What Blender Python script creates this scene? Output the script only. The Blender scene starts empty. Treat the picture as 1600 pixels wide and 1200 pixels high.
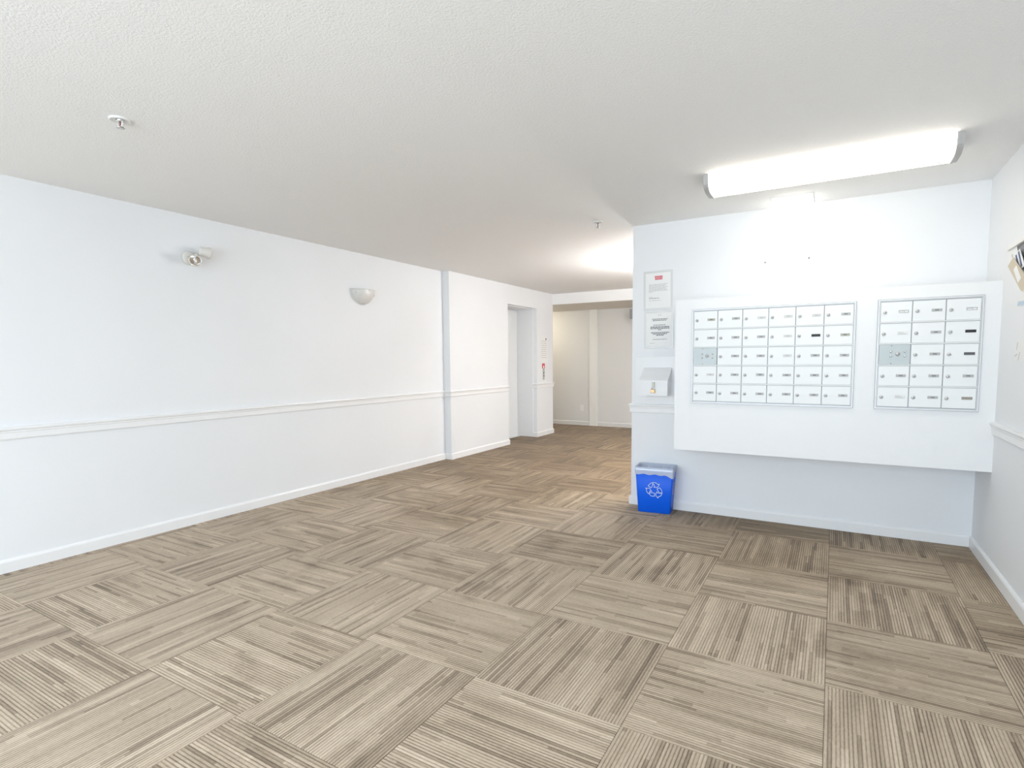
import bpy, bmesh, math, random
from mathutils import Vector, Matrix

random.seed(7)
scene = bpy.context.scene
COL = scene.collection

# ------------------------------------------------------------------ camera
F_PX, PPX, PPY = 849.39, 821.16, 629.85
CAM = Vector((4.3295, 0.0, 1.2611))
YAW, PITCH, ROLL = -0.5164, -0.0785, -0.0072
cam_d = bpy.data.cameras.new('camera')
cam = bpy.data.objects.new('camera', cam_d)
COL.objects.link(cam)
fwd = Vector((math.sin(YAW) * math.cos(PITCH), math.cos(YAW) * math.cos(PITCH), math.sin(PITCH)))
rgt = Vector((math.cos(YAW), -math.sin(YAW), 0))
upv = rgt.cross(fwd)
r2 = rgt * math.cos(ROLL) + upv * math.sin(ROLL)
u2 = upv * math.cos(ROLL) - rgt * math.sin(ROLL)
cam.matrix_world = Matrix(((r2.x, u2.x, -fwd.x, CAM.x), (r2.y, u2.y, -fwd.y, CAM.y),
                           (r2.z, u2.z, -fwd.z, CAM.z), (0, 0, 0, 1)))
cam_d.sensor_fit = 'HORIZONTAL'
cam_d.sensor_width = 36.0
cam_d.lens = F_PX / 1600 * 36.0
cam_d.shift_x = (800 - PPX) / 1600
cam_d.shift_y = (PPY - 600) / 1600
cam_d.clip_start = 0.02
scene.camera = cam

# ------------------------------------------------------------------ world, daylight, exposure
world = bpy.data.worlds.new('world')
scene.world = world
world.use_nodes = True
bg = world.node_tree.nodes['Background']
bg.inputs[0].default_value = (0.80, 0.90, 1.0, 1)

vs = scene.view_settings
vs.view_transform = 'Standard'
vs.look = 'None'
vs.gamma = 1.0
vs.use_curve_mapping = False
vs.exposure = 0.16

DAY_W = 152.0
WORLD = 0.8
FLUO = 4.9
SQUARE = 2.3
REAR = 112.0
REAR_FILL = 55.0
DOME = 36.0
SCONCE = 3.0

bg.inputs[1].default_value = WORLD
# room measures (metres)
H = 2.3824          # ceiling
YM = 4.5378         # face of the mailbox wall
XR = 5.159          # right wall
XE = 2.8118         # free end of the mailbox wall
PX = 0.1008         # stepped-out part of the left wall
Y0, Y1, YJ, Y2, YF = 5.5258, 6.934, 7.832, 8.411, 9.6644
BX0, BY, BZ0, BZ1 = 3.285, 4.1199, 0.5803, 1.6999    # boxed-out mailbox enclosure
HS = 2.205          # lower corridor ceiling
YB = -2.3           # glazed entrance wall behind the camera
TILE, GX, GY = 0.6096, 4.3373, 2.928


def area(name, loc, rot, sx, sy, w, col):
    d = bpy.data.lights.new(name, 'AREA')
    d.shape = 'RECTANGLE'
    d.size, d.size_y, d.energy, d.color = sx, sy, w, col
    o = bpy.data.objects.new(name, d)
    COL.objects.link(o)
    o.location = loc
    o.rotation_euler = rot
    return o


# daylight entering by the glazed entrance behind the camera
area('daylight_entrance', (3.25, YB + 0.55, 1.20), (math.radians(58), 0, 0), 4.1, 2.1, DAY_W, (0.76, 0.885, 1.0))


# ------------------------------------------------------------------ materials
def mat(name, col, rough=0.5, metal=0.0, emit=0.0, ecol=None, spec=0.5, trans=0.0):
    m = bpy.data.materials.new(name)
    m.use_nodes = True
    b = m.node_tree.nodes['Principled BSDF']
    b.inputs['Base Color'].default_value = (*col, 1)
    b.inputs['Roughness'].default_value = rough
    b.inputs['Metallic'].default_value = metal
    b.inputs['Specular IOR Level'].default_value = spec
    if emit:
        b.inputs['Emission Color'].default_value = (*(ecol or col), 1)
        b.inputs['Emission Strength'].default_value = emit
    if trans:
        b.inputs['Transmission Weight'].default_value = trans
    return m


def N(m, t, **kw):
    n = m.node_tree.nodes.new(t)
    for k, v in kw.items():
        setattr(n, k, v)
    return n


def L(m, a, b):
    m.node_tree.links.new(a, b)


def add_bump(m, scale, strength, dist=0.01, detail=3.0, rough=0.6, varamp=0.0, base=None):
    b = m.node_tree.nodes['Principled BSDF']
    g = N(m, 'ShaderNodeNewGeometry')
    n = N(m, 'ShaderNodeTexNoise')
    n.inputs['Scale'].default_value = scale
    n.inputs['Detail'].default_value = detail
    n.inputs['Roughness'].default_value = rough
    L(m, g.outputs['Position'], n.inputs['Vector'])
    bp = N(m, 'ShaderNodeBump')
    bp.inputs['Strength'].default_value = strength
    bp.inputs['Distance'].default_value = dist
    L(m, n.outputs['Fac'], bp.inputs['Height'])
    L(m, bp.outputs['Normal'], b.inputs['Normal'])
    if varamp:
        n2 = N(m, 'ShaderNodeTexNoise')
        n2.inputs['Scale'].default_value = 1.3
        n2.inputs['Detail'].default_value = 4
        L(m, g.outputs['Position'], n2.inputs['Vector'])
        r = N(m, 'ShaderNodeMapRange')
        r.inputs['From Min'].default_value = 0.3
        r.inputs['From Max'].default_value = 0.7
        r.inputs['To Min'].default_value = 1 - varamp
        r.inputs['To Max'].default_value = 1.0
        L(m, n2.outputs['Fac'], r.inputs['Value'])
        mx = N(m, 'ShaderNodeMix', data_type='RGBA', blend_type='MULTIPLY')
        mx.inputs['Factor'].default_value = 1
        mx.inputs['A'].default_value = (*base, 1)
        L(m, r.outputs['Result'], mx.inputs['B'])
        L(m, mx.outputs['Result'], b.inputs['Base Color'])


WALLC = (0.880, 0.892, 0.908)
M = {}
M['wall'] = mat('painted_wall', WALLC, 0.55)
add_bump(M['wall'], 140, 0.10, 0.004, 2, 0.5, 0.025, WALLC)
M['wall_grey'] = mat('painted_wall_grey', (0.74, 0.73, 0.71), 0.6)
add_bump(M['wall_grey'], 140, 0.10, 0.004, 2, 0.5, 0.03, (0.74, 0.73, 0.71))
M['pilaster'] = mat('pale_pilaster_paint', (0.83, 0.82, 0.795), 0.55)
M['box'] = mat('painted_enclosure', (0.88, 0.885, 0.89), 0.45)
add_bump(M['box'], 90, 0.05, 0.004, 2, 0.5, 0.015, (0.88, 0.885, 0.89))
M['ceil'] = mat('stippled_ceiling', (0.935, 0.93, 0.92), 0.85)
add_bump(M['ceil'], 105, 0.40, 0.010, 3, 0.65)
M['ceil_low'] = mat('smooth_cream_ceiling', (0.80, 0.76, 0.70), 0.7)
M['trim'] = mat('white_trim_paint', (0.90, 0.90, 0.90), 0.35)
M['white'] = mat('white_enamel', (0.88, 0.885, 0.89), 0.3)
M['cap'] = mat('grey_end_cap_plastic', (0.50, 0.49, 0.48), 0.4)
M['white_pl'] = mat('white_plastic', (0.86, 0.86, 0.84), 0.35)
M['door_w'] = mat('white_mailbox_paint', (0.87, 0.885, 0.885), 0.4)
M['alu'] = mat('brushed_aluminium', (0.86, 0.87, 0.88), 0.4, 0.15)
M['lock'] = mat('satin_lock_chrome', (0.66, 0.66, 0.66), 0.35, 0.35)
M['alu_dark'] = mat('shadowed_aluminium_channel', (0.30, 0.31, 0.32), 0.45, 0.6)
M['steel'] = mat('chromed_steel', (0.72, 0.72, 0.72), 0.2, 1.0)
M['master'] = mat('grey_master_plate', (0.50, 0.545, 0.55), 0.45, 0.2)
M['dark'] = mat('dark_slot', (0.03, 0.03, 0.03), 0.6)
M['plate'] = mat('plate_grey', (0.48, 0.48, 0.475), 0.45)
M['plate_l'] = mat('plate_pale', (0.68, 0.68, 0.67), 0.45)
M['plate_k'] = mat('plate_khaki', (0.45, 0.44, 0.37), 0.45)
M['plate_t'] = mat('plate_taupe', (0.33, 0.30, 0.25), 0.5)
M['plate_d'] = mat('plate_charcoal', (0.10, 0.105, 0.11), 0.5)
M['plate_b'] = mat('plate_black', (0.006, 0.006, 0.006), 0.5)
M['ink'] = mat('print_ink', (0.16, 0.16, 0.17), 0.7)
M['ink_l'] = mat('print_ink_faint', (0.50, 0.50, 0.51), 0.7)
M['red_ink'] = mat('print_red', (0.72, 0.17, 0.20), 0.7)
M['red'] = mat('red_sign', (0.65, 0.04, 0.07), 0.4)
M['paper'] = mat('paper', (0.90, 0.90, 0.89), 0.7)
M['sleeve'] = mat('plastic_sleeve', (0.74, 0.75, 0.74), 0.2)
M['brass'] = mat('brass', (0.62, 0.42, 0.22), 0.3, 0.8)
M['hasp'] = mat('steel_hasp', (0.42, 0.40, 0.33), 0.4, 0.7)
M['blue'] = mat('blue_plastic', (0.002, 0.125, 0.85), 0.42, spec=0.3)
M['symbol'] = mat('white_symbol_print', (0.72, 0.80, 0.88), 0.5)
ml = bpy.data.materials.new('clear_bag_film')
ml.use_nodes = True
for n in list(ml.node_tree.nodes):
    if n.type != 'OUTPUT_MATERIAL':
        ml.node_tree.nodes.remove(n)
l_t = N(ml, 'ShaderNodeBsdfTransparent')
l_d = N(ml, 'ShaderNodeBsdfTranslucent')
l_d.inputs['Color'].default_value = (0.80, 0.89, 0.99, 1)
l_f = N(ml, 'ShaderNodeBsdfDiffuse')
l_f.inputs['Color'].default_value = (0.80, 0.89, 0.99, 1)
l_g = N(ml, 'ShaderNodeBsdfGlossy')
l_g.inputs['Roughness'].default_value = 0.25
l_1 = N(ml, 'ShaderNodeMixShader')
l_1.inputs[0].default_value = 0.8
l_2 = N(ml, 'ShaderNodeMixShader')
l_2.inputs[0].default_value = 0.14
l_3 = N(ml, 'ShaderNodeMixShader')
l_3.inputs[0].default_value = 0.84
L(ml, l_d.outputs[0], l_1.inputs[1])
L(ml, l_f.outputs[0], l_1.inputs[2])
L(ml, l_1.outputs[0], l_2.inputs[1])
L(ml, l_g.outputs[0], l_2.inputs[2])
L(ml, l_t.outputs[0], l_3.inputs[1])
L(ml, l_2.outputs[0], l_3.inputs[2])
L(ml, l_3.outputs[0], ml.node_tree.nodes['Material Output'].inputs[0])
M['liner'] = ml
M['glass_frost'] = mat('frosted_glass', (0.78, 0.77, 0.74), 0.3)
M['ivory_w'] = mat('ivory_white_plastic', (0.88, 0.87, 0.83), 0.4)
M['ivory'] = mat('ivory_plastic', (0.80, 0.77, 0.72), 0.4)
M['reflector'] = mat('mirror_reflector', (0.9, 0.9, 0.9), 0.08, 1.0)
M['tan'] = mat('tan_envelope', (0.66, 0.58, 0.45), 0.7)
M['grey_tray'] = mat('grey_tray', (0.22, 0.22, 0.23), 0.5)
M['card_blue'] = mat('navy_card', (0.05, 0.09, 0.22), 0.5)
M['card_pale'] = mat('pale_blue_card', (0.55, 0.68, 0.80), 0.5)
M['sign_grey'] = mat('grey_sign_box', (0.30, 0.30, 0.30), 0.5)
M['elev'] = mat('elevator_door_paint', (0.86, 0.875, 0.885), 0.3)
M['mullion'] = mat('bronze_mullion', (0.10, 0.09, 0.08), 0.4, 0.5)
M['subfloor'] = mat('concrete_slab', (0.25, 0.24, 0.23), 0.9)
M['bulb'] = mat('red_glass_bulb', (0.35, 0.10, 0.09), 0.15)
M['lens_on'] = mat('lit_acrylic_lens', (0.95, 0.95, 0.93), 0.4, emit=FLUO, ecol=(1.0, 0.94, 0.83))
M['square_on'] = mat('lit_square_glass', (0.95, 0.95, 0.93), 0.4, emit=SQUARE, ecol=(1.0, 0.96, 0.88))
M['rear_on'] = mat('lit_rear_lens', (0.95, 0.95, 0.93), 0.4, emit=REAR, ecol=(1.0, 0.99, 0.985))
M['rear_fill_on'] = mat('added_rear_fill_lens', (0.95, 0.95, 0.93), 0.4, emit=REAR_FILL, ecol=(1.0, 0.99, 0.97))
M['dome_on'] = mat('lit_dome_glass', (0.95, 0.93, 0.88), 0.4, emit=DOME, ecol=(1.0, 0.91, 0.72))
M['sconce_on'] = mat('lit_sconce_glass', (0.95, 0.92, 0.85), 0.4, emit=SCONCE, ecol=(1.0, 0.87, 0.62))

# thin window pane: mostly clear, a little reflection
mp = bpy.data.materials.new('window_pane')
mp.use_nodes = True
nt = mp.node_tree
for n in list(nt.nodes):
    if n.type != 'OUTPUT_MATERIAL':
        nt.nodes.remove(n)
tr = N(mp, 'ShaderNodeBsdfTransparent')
gl = N(mp, 'ShaderNodeBsdfGlossy')
gl.inputs['Roughness'].default_value = 0.02
mix = N(mp, 'ShaderNodeMixShader')
mix.inputs[0].default_value = 0.06
L(mp, tr.outputs[0], mix.inputs[1])
L(mp, gl.outputs[0], mix.inputs[2])
L(mp, mix.outputs[0], nt.nodes['Material Output'].inputs[0])
M['pane'] = mp


def carpet_material():
    m = bpy.data.materials.new('ribbed_carpet_tile')
    m.use_nodes = True
    b = m.node_tree.nodes['Principled BSDF']
    b.inputs['Roughness'].default_value = 0.95
    b.inputs['Specular IOR Level'].default_value = 0.1
    b.inputs['Sheen Weight'].default_value = 0.15
    tc = N(m, 'ShaderNodeTexCoord')
    oi = N(m, 'ShaderNodeObjectInfo')
    sp = N(m, 'ShaderNodeSeparateXYZ')
    L(m, tc.outputs['Object'], sp.inputs[0])

    def ma(op, a, c=None, clamp=False):
        n = N(m, 'ShaderNodeMath', operation=op, use_clamp=clamp)
        for i, v in enumerate((a, c)):
            if v is None:
                continue
            if isinstance(v, (int, float)):
                n.inputs[i].default_value = v
            else:
                L(m, v, n.inputs[i])
        return n.outputs[0]

    def comb(x, y, z=0.0):
        n = N(m, 'ShaderNodeCombineXYZ')
        for i, v in enumerate((x, y, z)):
            if isinstance(v, (int, float)):
                n.inputs[i].default_value = v
            else:
                L(m, v, n.inputs[i])
        return n.outputs[0]

    seed = ma('MULTIPLY', oi.outputs['Random'], 173.0)
    x, y = sp.outputs['X'], sp.outputs['Y']
    pitch = TILE / 50
    q = ma('DIVIDE', ma('ADD', y, TILE / 2), pitch)
    band = ma('FLOOR', q)
    frac = ma('FRACT', q)

    def white(vec):
        n = N(m, 'ShaderNodeTexWhiteNoise', noise_dimensions='3D')
        L(m, vec, n.inputs['Vector'])
        return n.outputs['Value']

    # long streaks that break off along the tile: one tone for each band and run
    def streak(group, run, off):
        bnd = ma('FLOOR', ma('DIVIDE', band, group))
        sh = white(comb(bnd, seed, off))
        seg = ma('FLOOR', ma('ADD', ma('DIVIDE', x, run), ma('MULTIPLY', sh, 7.0)))
        return white(comb(bnd, seg, ma('ADD', seed, off + 3.7)))

    wide = streak(3.0, 0.62, 1.0)
    mid = streak(2.0, 0.75, 11.0)
    fine = streak(1.0, 0.48, 23.0)
    dark1 = ma('GREATER_THAN', fine, 0.86)
    dark2 = ma('GREATER_THAN', wide, 0.83)
    light1 = ma('LESS_THAN', mid, 0.17)
    # grain along the pile
    nz = N(m, 'ShaderNodeTexNoise')
    nz.inputs['Scale'].default_value = 1.0
    nz.inputs['Detail'].default_value = 3
    L(m, comb(ma('MULTIPLY', x, 60.0), ma('MULTIPLY', y, 160.0), seed), nz.inputs['Vector'])
    grain = ma('SUBTRACT', nz.outputs['Fac'], 0.5)
    nz3 = N(m, 'ShaderNodeTexNoise')
    nz3.inputs['Scale'].default_value = 420.0
    nz3.inputs['Detail'].default_value = 1
    L(m, tc.outputs['Object'], nz3.inputs['Vector'])
    speck = ma('SUBTRACT', nz3.outputs['Fac'], 0.5)
    # soft wide tone swings across the tile
    nz2 = N(m, 'ShaderNodeTexNoise')
    nz2.inputs['Scale'].default_value = 1.0
    nz2.inputs['Detail'].default_value = 2
    L(m, comb(ma('MULTIPLY', x, 3.0), ma('MULTIPLY', y, 22.0), seed), nz2.inputs['Vector'])
    swing = ma('SUBTRACT', nz2.outputs['Fac'], 0.5)
    # groove between ribs
    tri = ma('ABSOLUTE', ma('SUBTRACT', frac, 0.5))
    groove = N(m, 'ShaderNodeMapRange', interpolation_type='SMOOTHSTEP')
    groove.inputs['From Min'].default_value = 0.24
    groove.inputs['From Max'].default_value = 0.40
    L(m, tri, groove.inputs['Value'])
    gv = white(comb(band, seed, 51.0))
    gdep = ma('MULTIPLY', groove.outputs['Result'], ma('ADD', ma('MULTIPLY', gv, 0.26), 0.15))

    t = ma('ADD', 0.645, ma('MULTIPLY', swing, 0.45))
    t = ma('ADD', t, ma('MULTIPLY', grain, 0.30))
    t = ma('ADD', t, ma('MULTIPLY', speck, 0.35))
    t = ma('SUBTRACT', t, ma('MULTIPLY', dark1, 0.20))
    t = ma('SUBTRACT', t, ma('MULTIPLY', dark2, 0.11))
    t = ma('ADD', t, ma('MULTIPLY', light1, 0.10))
    t = ma('SUBTRACT', t, gdep)
    t = ma('ADD', t, ma('MULTIPLY', ma('SUBTRACT', oi.outputs['Random'], 0.5), 0.10))
    # traffic soil with its own shapes, in room coordinates
    g = N(m, 'ShaderNodeNewGeometry')
    st = N(m, 'ShaderNodeTexNoise')
    st.inputs['Scale'].default_value = 2.1
    st.inputs['Detail'].default_value = 4
    L(m, g.outputs['Position'], st.inputs['Vector'])
    sr = N(m, 'ShaderNodeMapRange', interpolation_type='SMOOTHSTEP')
    sr.inputs['From Min'].default_value = 0.56
    sr.inputs['From Max'].default_value = 0.76
    sr.inputs['To Max'].default_value = 0.20
    L(m, st.outputs['Fac'], sr.inputs['Value'])
    t = ma('SUBTRACT', t, sr.outputs['Result'], True)
    # shade put into the carpet colour toward the hallway, against the rear lamp's spill
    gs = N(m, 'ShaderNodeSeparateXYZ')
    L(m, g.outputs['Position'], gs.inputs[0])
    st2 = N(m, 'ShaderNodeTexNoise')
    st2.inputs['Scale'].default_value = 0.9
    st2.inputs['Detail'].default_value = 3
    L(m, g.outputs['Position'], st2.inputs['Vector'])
    hall_shade = N(m, 'ShaderNodeMapRange', interpolation_type='SMOOTHSTEP')
    hall_shade.inputs['From Min'].default_value = 2.5
    hall_shade.inputs['From Max'].default_value = 6.5
    hall_shade.inputs['To Max'].default_value = 0.38
    L(m, ma('ADD', gs.outputs['Y'], ma('MULTIPLY', ma('SUBTRACT', st2.outputs['Fac'], 0.5), 5.0)), hall_shade.inputs['Value'])
    t = ma('SUBTRACT', t, hall_shade.outputs['Result'], True)
    cr = N(m, 'ShaderNodeValToRGB')
    e = cr.color_ramp.elements
    e[0].position = 0.0
    e[0].color = (0.125, 0.088, 0.060, 1)
    e[1].position = 1.0
    e[1].color = (0.82, 0.685, 0.535, 1)
    k = e.new(0.35)
    k.color = (0.30, 0.226, 0.155, 1)
    k = e.new(0.62)
    k.color = (0.53, 0.42, 0.305, 1)
    L(m, t, cr.inputs['Fac'])
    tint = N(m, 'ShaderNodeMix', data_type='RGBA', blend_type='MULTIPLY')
    L(m, ma('MULTIPLY', hall_shade.outputs['Result'], 2.4, True), tint.inputs['Factor'])
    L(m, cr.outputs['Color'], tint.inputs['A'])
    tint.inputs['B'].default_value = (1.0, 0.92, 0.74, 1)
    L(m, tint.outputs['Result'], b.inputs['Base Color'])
    bp = N(m, 'ShaderNodeBump')
    bp.inputs['Strength'].default_value = 0.5
    bp.inputs['Distance'].default_value = 0.003
    hgt = ma('ADD', ma('MULTIPLY', groove.outputs['Result'], -0.6), ma('MULTIPLY', speck, 0.8))
    L(m, hgt, bp.inputs['Height'])
    L(m, bp.outputs['Normal'], b.inputs['Normal'])
    return m


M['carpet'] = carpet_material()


# ------------------------------------------------------------------ mesh helpers
def box(bm, x0, x1, y0, y1, z0, z1, bevel=0.0, mi=0):
    vs_ = [bm.verts.new((x, y, z)) for z in (z0, z1) for y in (y0, y1) for x in (x0, x1)]
    idx = [(0, 2, 3, 1), (4, 5, 7, 6), (0, 1, 5, 4), (2, 6, 7, 3), (0, 4, 6, 2), (1, 3, 7, 5)]
    fs = [bm.faces.new([vs_[i] for i in f]) for f in idx]
    for f in fs:
        f.material_index = mi
    if bevel:
        ed = list({e for f in fs for e in f.edges})
        r = bmesh.ops.bevel(bm, geom=ed, offset=bevel, segments=2, profile=0.5, affect='EDGES')
        for f in r['faces']:
            f.material_index = mi
    return bm


def B(*a, **k):
    return box(bmesh.new(), *a, **k)


def prism(bm, pts, d, axis='y', mi=0):
    """extrude a closed 2D outline. axis y: pts=(x,z), d=(y0,y1); axis x: pts=(y,z); axis z: pts=(x,y)"""
    def P3(p, t):
        return {'y': (p[0], t, p[1]), 'x': (t, p[0], p[1]), 'z': (p[0], p[1], t)}[axis]
    a = [bm.verts.new(P3(p, d[0])) for p in pts]
    c = [bm.verts.new(P3(p, d[1])) for p in pts]
    n = len(pts)
    fs = [bm.faces.new(a), bm.faces.new(list(reversed(c)))]
    for i in range(n):
        fs.append(bm.faces.new((a[i], c[i], c[(i + 1) % n], a[(i + 1) % n])))
    for f in fs:
        f.material_index = mi
    bmesh.ops.recalc_face_normals(bm, faces=fs)
    return bm


def lathe(bm, prof, seg=24, mtx=None, mi=0):
    """prof: (radius, height) along local z; closed at ends with radius 0"""
    rings = []
    mtx = mtx or Matrix()
    for r, h in prof:
        if r < 1e-6:
            rings.append([bm.verts.new(mtx @ Vector((0, 0, h)))])
        else:
            rings.append([bm.verts.new(mtx @ Vector((r * math.cos(2 * math.pi * i / seg), r * math.sin(2 * math.pi * i / seg), h))) for i in range(seg)])
    fs = []
    for A, Bq in zip(rings, rings[1:]):
        for i in range(seg):
            j = (i + 1) % seg
            if len(A) == 1 and len(Bq) == 1:
                continue
            if len(A) == 1:
                fs.append(bm.faces.new((A[0], Bq[j], Bq[i])))
            elif len(Bq) == 1:
                fs.append(bm.faces.new((A[i], A[j], Bq[0])))
            else:
                fs.append(bm.faces.new((A[i], A[j], Bq[j], Bq[i])))
    for f in fs:
        f.material_index = mi
        f.smooth = True
    bmesh.ops.recalc_face_normals(bm, faces=fs)
    return bm


def aim(loc, direction):
    q = Vector(direction).to_track_quat('Z', 'Y')
    return Matrix.Translation(Vector(loc)) @ q.to_matrix().to_4x4()


def tube(bm, pts, r, seg=8, mi=0):
    pts = [Vector(p) for p in pts]
    rings = []
    for i, p in enumerate(pts):
        t = (pts[min(i + 1, len(pts) - 1)] - pts[max(i - 1, 0)]).normalized()
        a = t.orthogonal().normalized() if not rings else (pa - t * pa.dot(t)).normalized()
        pa = a
        c = t.cross(a)
        rings.append([bm.verts.new(p + (a * math.cos(2 * math.pi * k / seg) + c * math.sin(2 * math.pi * k / seg)) * r) for k in range(seg)])
    fs = [bm.faces.new(rings[0]), bm.faces.new(list(reversed(rings[-1])))]
    for A, C in zip(rings, rings[1:]):
        for i in range(seg):
            f = bm.faces.new((A[i], A[(i + 1) % seg], C[(i + 1) % seg], C[i]))
            f.smooth = True
            fs.append(f)
    for f in fs:
        f.material_index = mi
    bmesh.ops.recalc_face_normals(bm, faces=fs)
    return bm


def sweep(bm, prof, path):
    """sweep closed profile (out, z) along an XY path; 'out' points to the right of the walking direction; mitred corners"""
    rings = []
    n = len(path)
    for i, p in enumerate(path):
        p = Vector((p[0], p[1]))
        nr = []
        for a, b in ((i - 1, i), (i, i + 1)):
            if a >= 0 and b < n:
                d = (Vector(path[b]) - Vector(path[a])).normalized()
                nr.append(Vector((d.y, -d.x)))
        o = nr[0] if len(nr) == 1 else (nr[0] + nr[1]) / (1 + nr[0].dot(nr[1]))
        rings.append([bm.verts.new((p.x + o.x * u, p.y + o.y * u, z)) for u, z in prof])
    k = len(prof)
    fs = [bm.faces.new(rings[0]), bm.faces.new(list(reversed(rings[-1])))]
    for A, C in zip(rings, rings[1:]):
        for i in range(k):
            fs.append(bm.faces.new((A[i], A[(i + 1) % k], C[(i + 1) % k], C[i])))
    bmesh.ops.recalc_face_normals(bm, faces=fs)
    return bm


def mesh_of(name, bm, mats):
    me = bpy.data.meshes.new(name)
    bm.to_mesh(me)
    bm.free()
    for m in (mats if isinstance(mats, (list, tuple)) else [mats]):
        me.materials.append(m)
    return me


def link(name, me, parent=None, loc=None, rot=None):
    o = bpy.data.objects.new(name, me)
    COL.objects.link(o)
    if parent is not None:
        o.parent = parent
    if loc is not None:
        o.location = loc
    if rot is not None:
        o.rotation_euler = rot
    return o


def obj(name, bm, mats, parent=None, loc=None, rot=None):
    return link(name, mesh_of(name, bm, mats), parent, loc, rot)


def tag(o, label, cat, group=None):
    o['label'] = label
    o['category'] = cat
    if group:
        o['group'] = group
    return o


def thing(name, label, cat, loc=(0, 0, 0), rotz=0.0, group=None):
    o = bpy.data.objects.new(name, None)
    o.empty_display_size = 0.1
    COL.objects.link(o)
    o.location = loc
    o.rotation_euler = (0, 0, rotz)
    return tag(o, label, cat, group)


def struct(name, bm, mats, label=None, parent=None):
    o = obj(name, bm, mats, parent)
    if parent is None:
        o['kind'] = 'structure'
    if label:
        o['label'] = label
    return o


# ------------------------------------------------------------------ shell
bm = bmesh.new()
box(bm, -0.40, 0.0, YB - 0.15, Y0, 0, H)
box(bm, -0.40, PX, Y0, Y1, 0, H)
box(bm, -0.40, PX, Y1, YJ, 2.095, H)
box(bm, -0.40, PX, YJ, Y2, 0, H)
struct('wall_left', bm, M['wall'], 'long white wall with a stepped-out section around the elevator')
struct('wall_center', B(XE, XR, YM, YM + 0.15, 0, H), M['wall'], 'white wall that carries the mailboxes')
struct('wall_right', B(XR, XR + 0.15, YB - 0.15, YF, 0, H), M['wall'], 'white side wall beside the mailboxes')
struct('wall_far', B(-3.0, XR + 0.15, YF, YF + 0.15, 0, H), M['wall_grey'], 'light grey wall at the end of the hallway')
bm = bmesh.new()
box(bm, -3.0, -0.40, Y2 - 0.15, Y2, 0, HS)
box(bm, -3.15, -3.0, Y2 - 0.15, YF + 0.15, 0, HS)
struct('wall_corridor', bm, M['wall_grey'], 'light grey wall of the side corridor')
WX0, WX1, WZ1 = 0.9, 5.1, 2.2
bm = bmesh.new()
box(bm, -0.0, WX0, YB - 0.15, YB, 0, H)
box(bm, WX1, XR, YB - 0.15, YB, 0, H)
box(bm, WX0, WX1, YB - 0.15, YB, WZ1, H)
struct('wall_back', bm, M['wall'], 'white wall around the glazed entrance')
struct('ceiling', B(-0.40, XR + 0.15, YB - 0.15, Y2, H, H + 0.12), M['ceil'], 'white stippled ceiling')
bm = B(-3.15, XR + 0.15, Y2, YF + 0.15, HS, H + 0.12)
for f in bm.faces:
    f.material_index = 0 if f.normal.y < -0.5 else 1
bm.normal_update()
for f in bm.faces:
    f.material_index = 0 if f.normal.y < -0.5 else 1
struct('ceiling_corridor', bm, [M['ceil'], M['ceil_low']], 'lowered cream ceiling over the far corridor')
struct('wall_mailbox_enclosure', B(BX0, XR, BY, YM, BZ0, BZ1), M['box'], 'white boxed-out enclosure holding the mailboxes')

# glazed entrance behind the camera
win = struct('window_1', B(WX0, WX1, YB - 0.10, YB - 0.04, 0.0, 0.06), M['mullion'], 'glazed entrance frame')
for x in (WX0, WX0 + 1.4, WX0 + 2.8, WX1 - 0.05):
    obj('mullion', B(x, x + 0.05, YB - 0.10, YB - 0.04, 0.06, WZ1 - 0.05), M['mullion'], win)
obj('head_rail', B(WX0, WX1, YB - 0.10, YB - 0.04, WZ1 - 0.05, WZ1), M['mullion'], win)
for k in range(3):
    xa = WX0 + 1.4 * k + 0.05
    xb = (WX0 + 1.4 * (k + 1)) if k < 2 else WX1 - 0.05
    obj('pane', B(xa, xb, YB - 0.075, YB - 0.067, 0.06, WZ1 - 0.05), M['pane'], win)

# ------------------------------------------------------------------ carpet tiles
floor = struct('floor', B(-3.0, XR + 0.15, YB - 0.15, YF + 0.15, -0.12, -0.007), M['subfloor'], 'floor of ribbed brown carpet tiles laid quarter-turned')


def tile_bm(x0, x1, y0, y1):
    bm = bmesh.new()
    g, bv = 0.0005, 0.0014
    x0 += g; x1 -= g; y0 += g; y1 -= g
    lo = [bm.verts.new((x, y, -0.0068)) for x, y in ((x0, y0), (x1, y0), (x1, y1), (x0, y1))]
    m_ = [bm.verts.new((x, y, -bv)) for x, y in ((x0, y0), (x1, y0), (x1, y1), (x0, y1))]
    hi = [bm.verts.new((x, y, 0)) for x, y in ((x0 + bv, y0 + bv), (x1 - bv, y0 + bv), (x1 - bv, y1 - bv), (x0 + bv, y1 - bv))]
    bm.faces.new(hi)
    for A, C in ((lo, m_), (m_, hi)):
        for i in range(4):
            j = (i + 1) % 4
            bm.faces.new((A[i], A[j], C[j], C[i]))
    return bm


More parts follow.
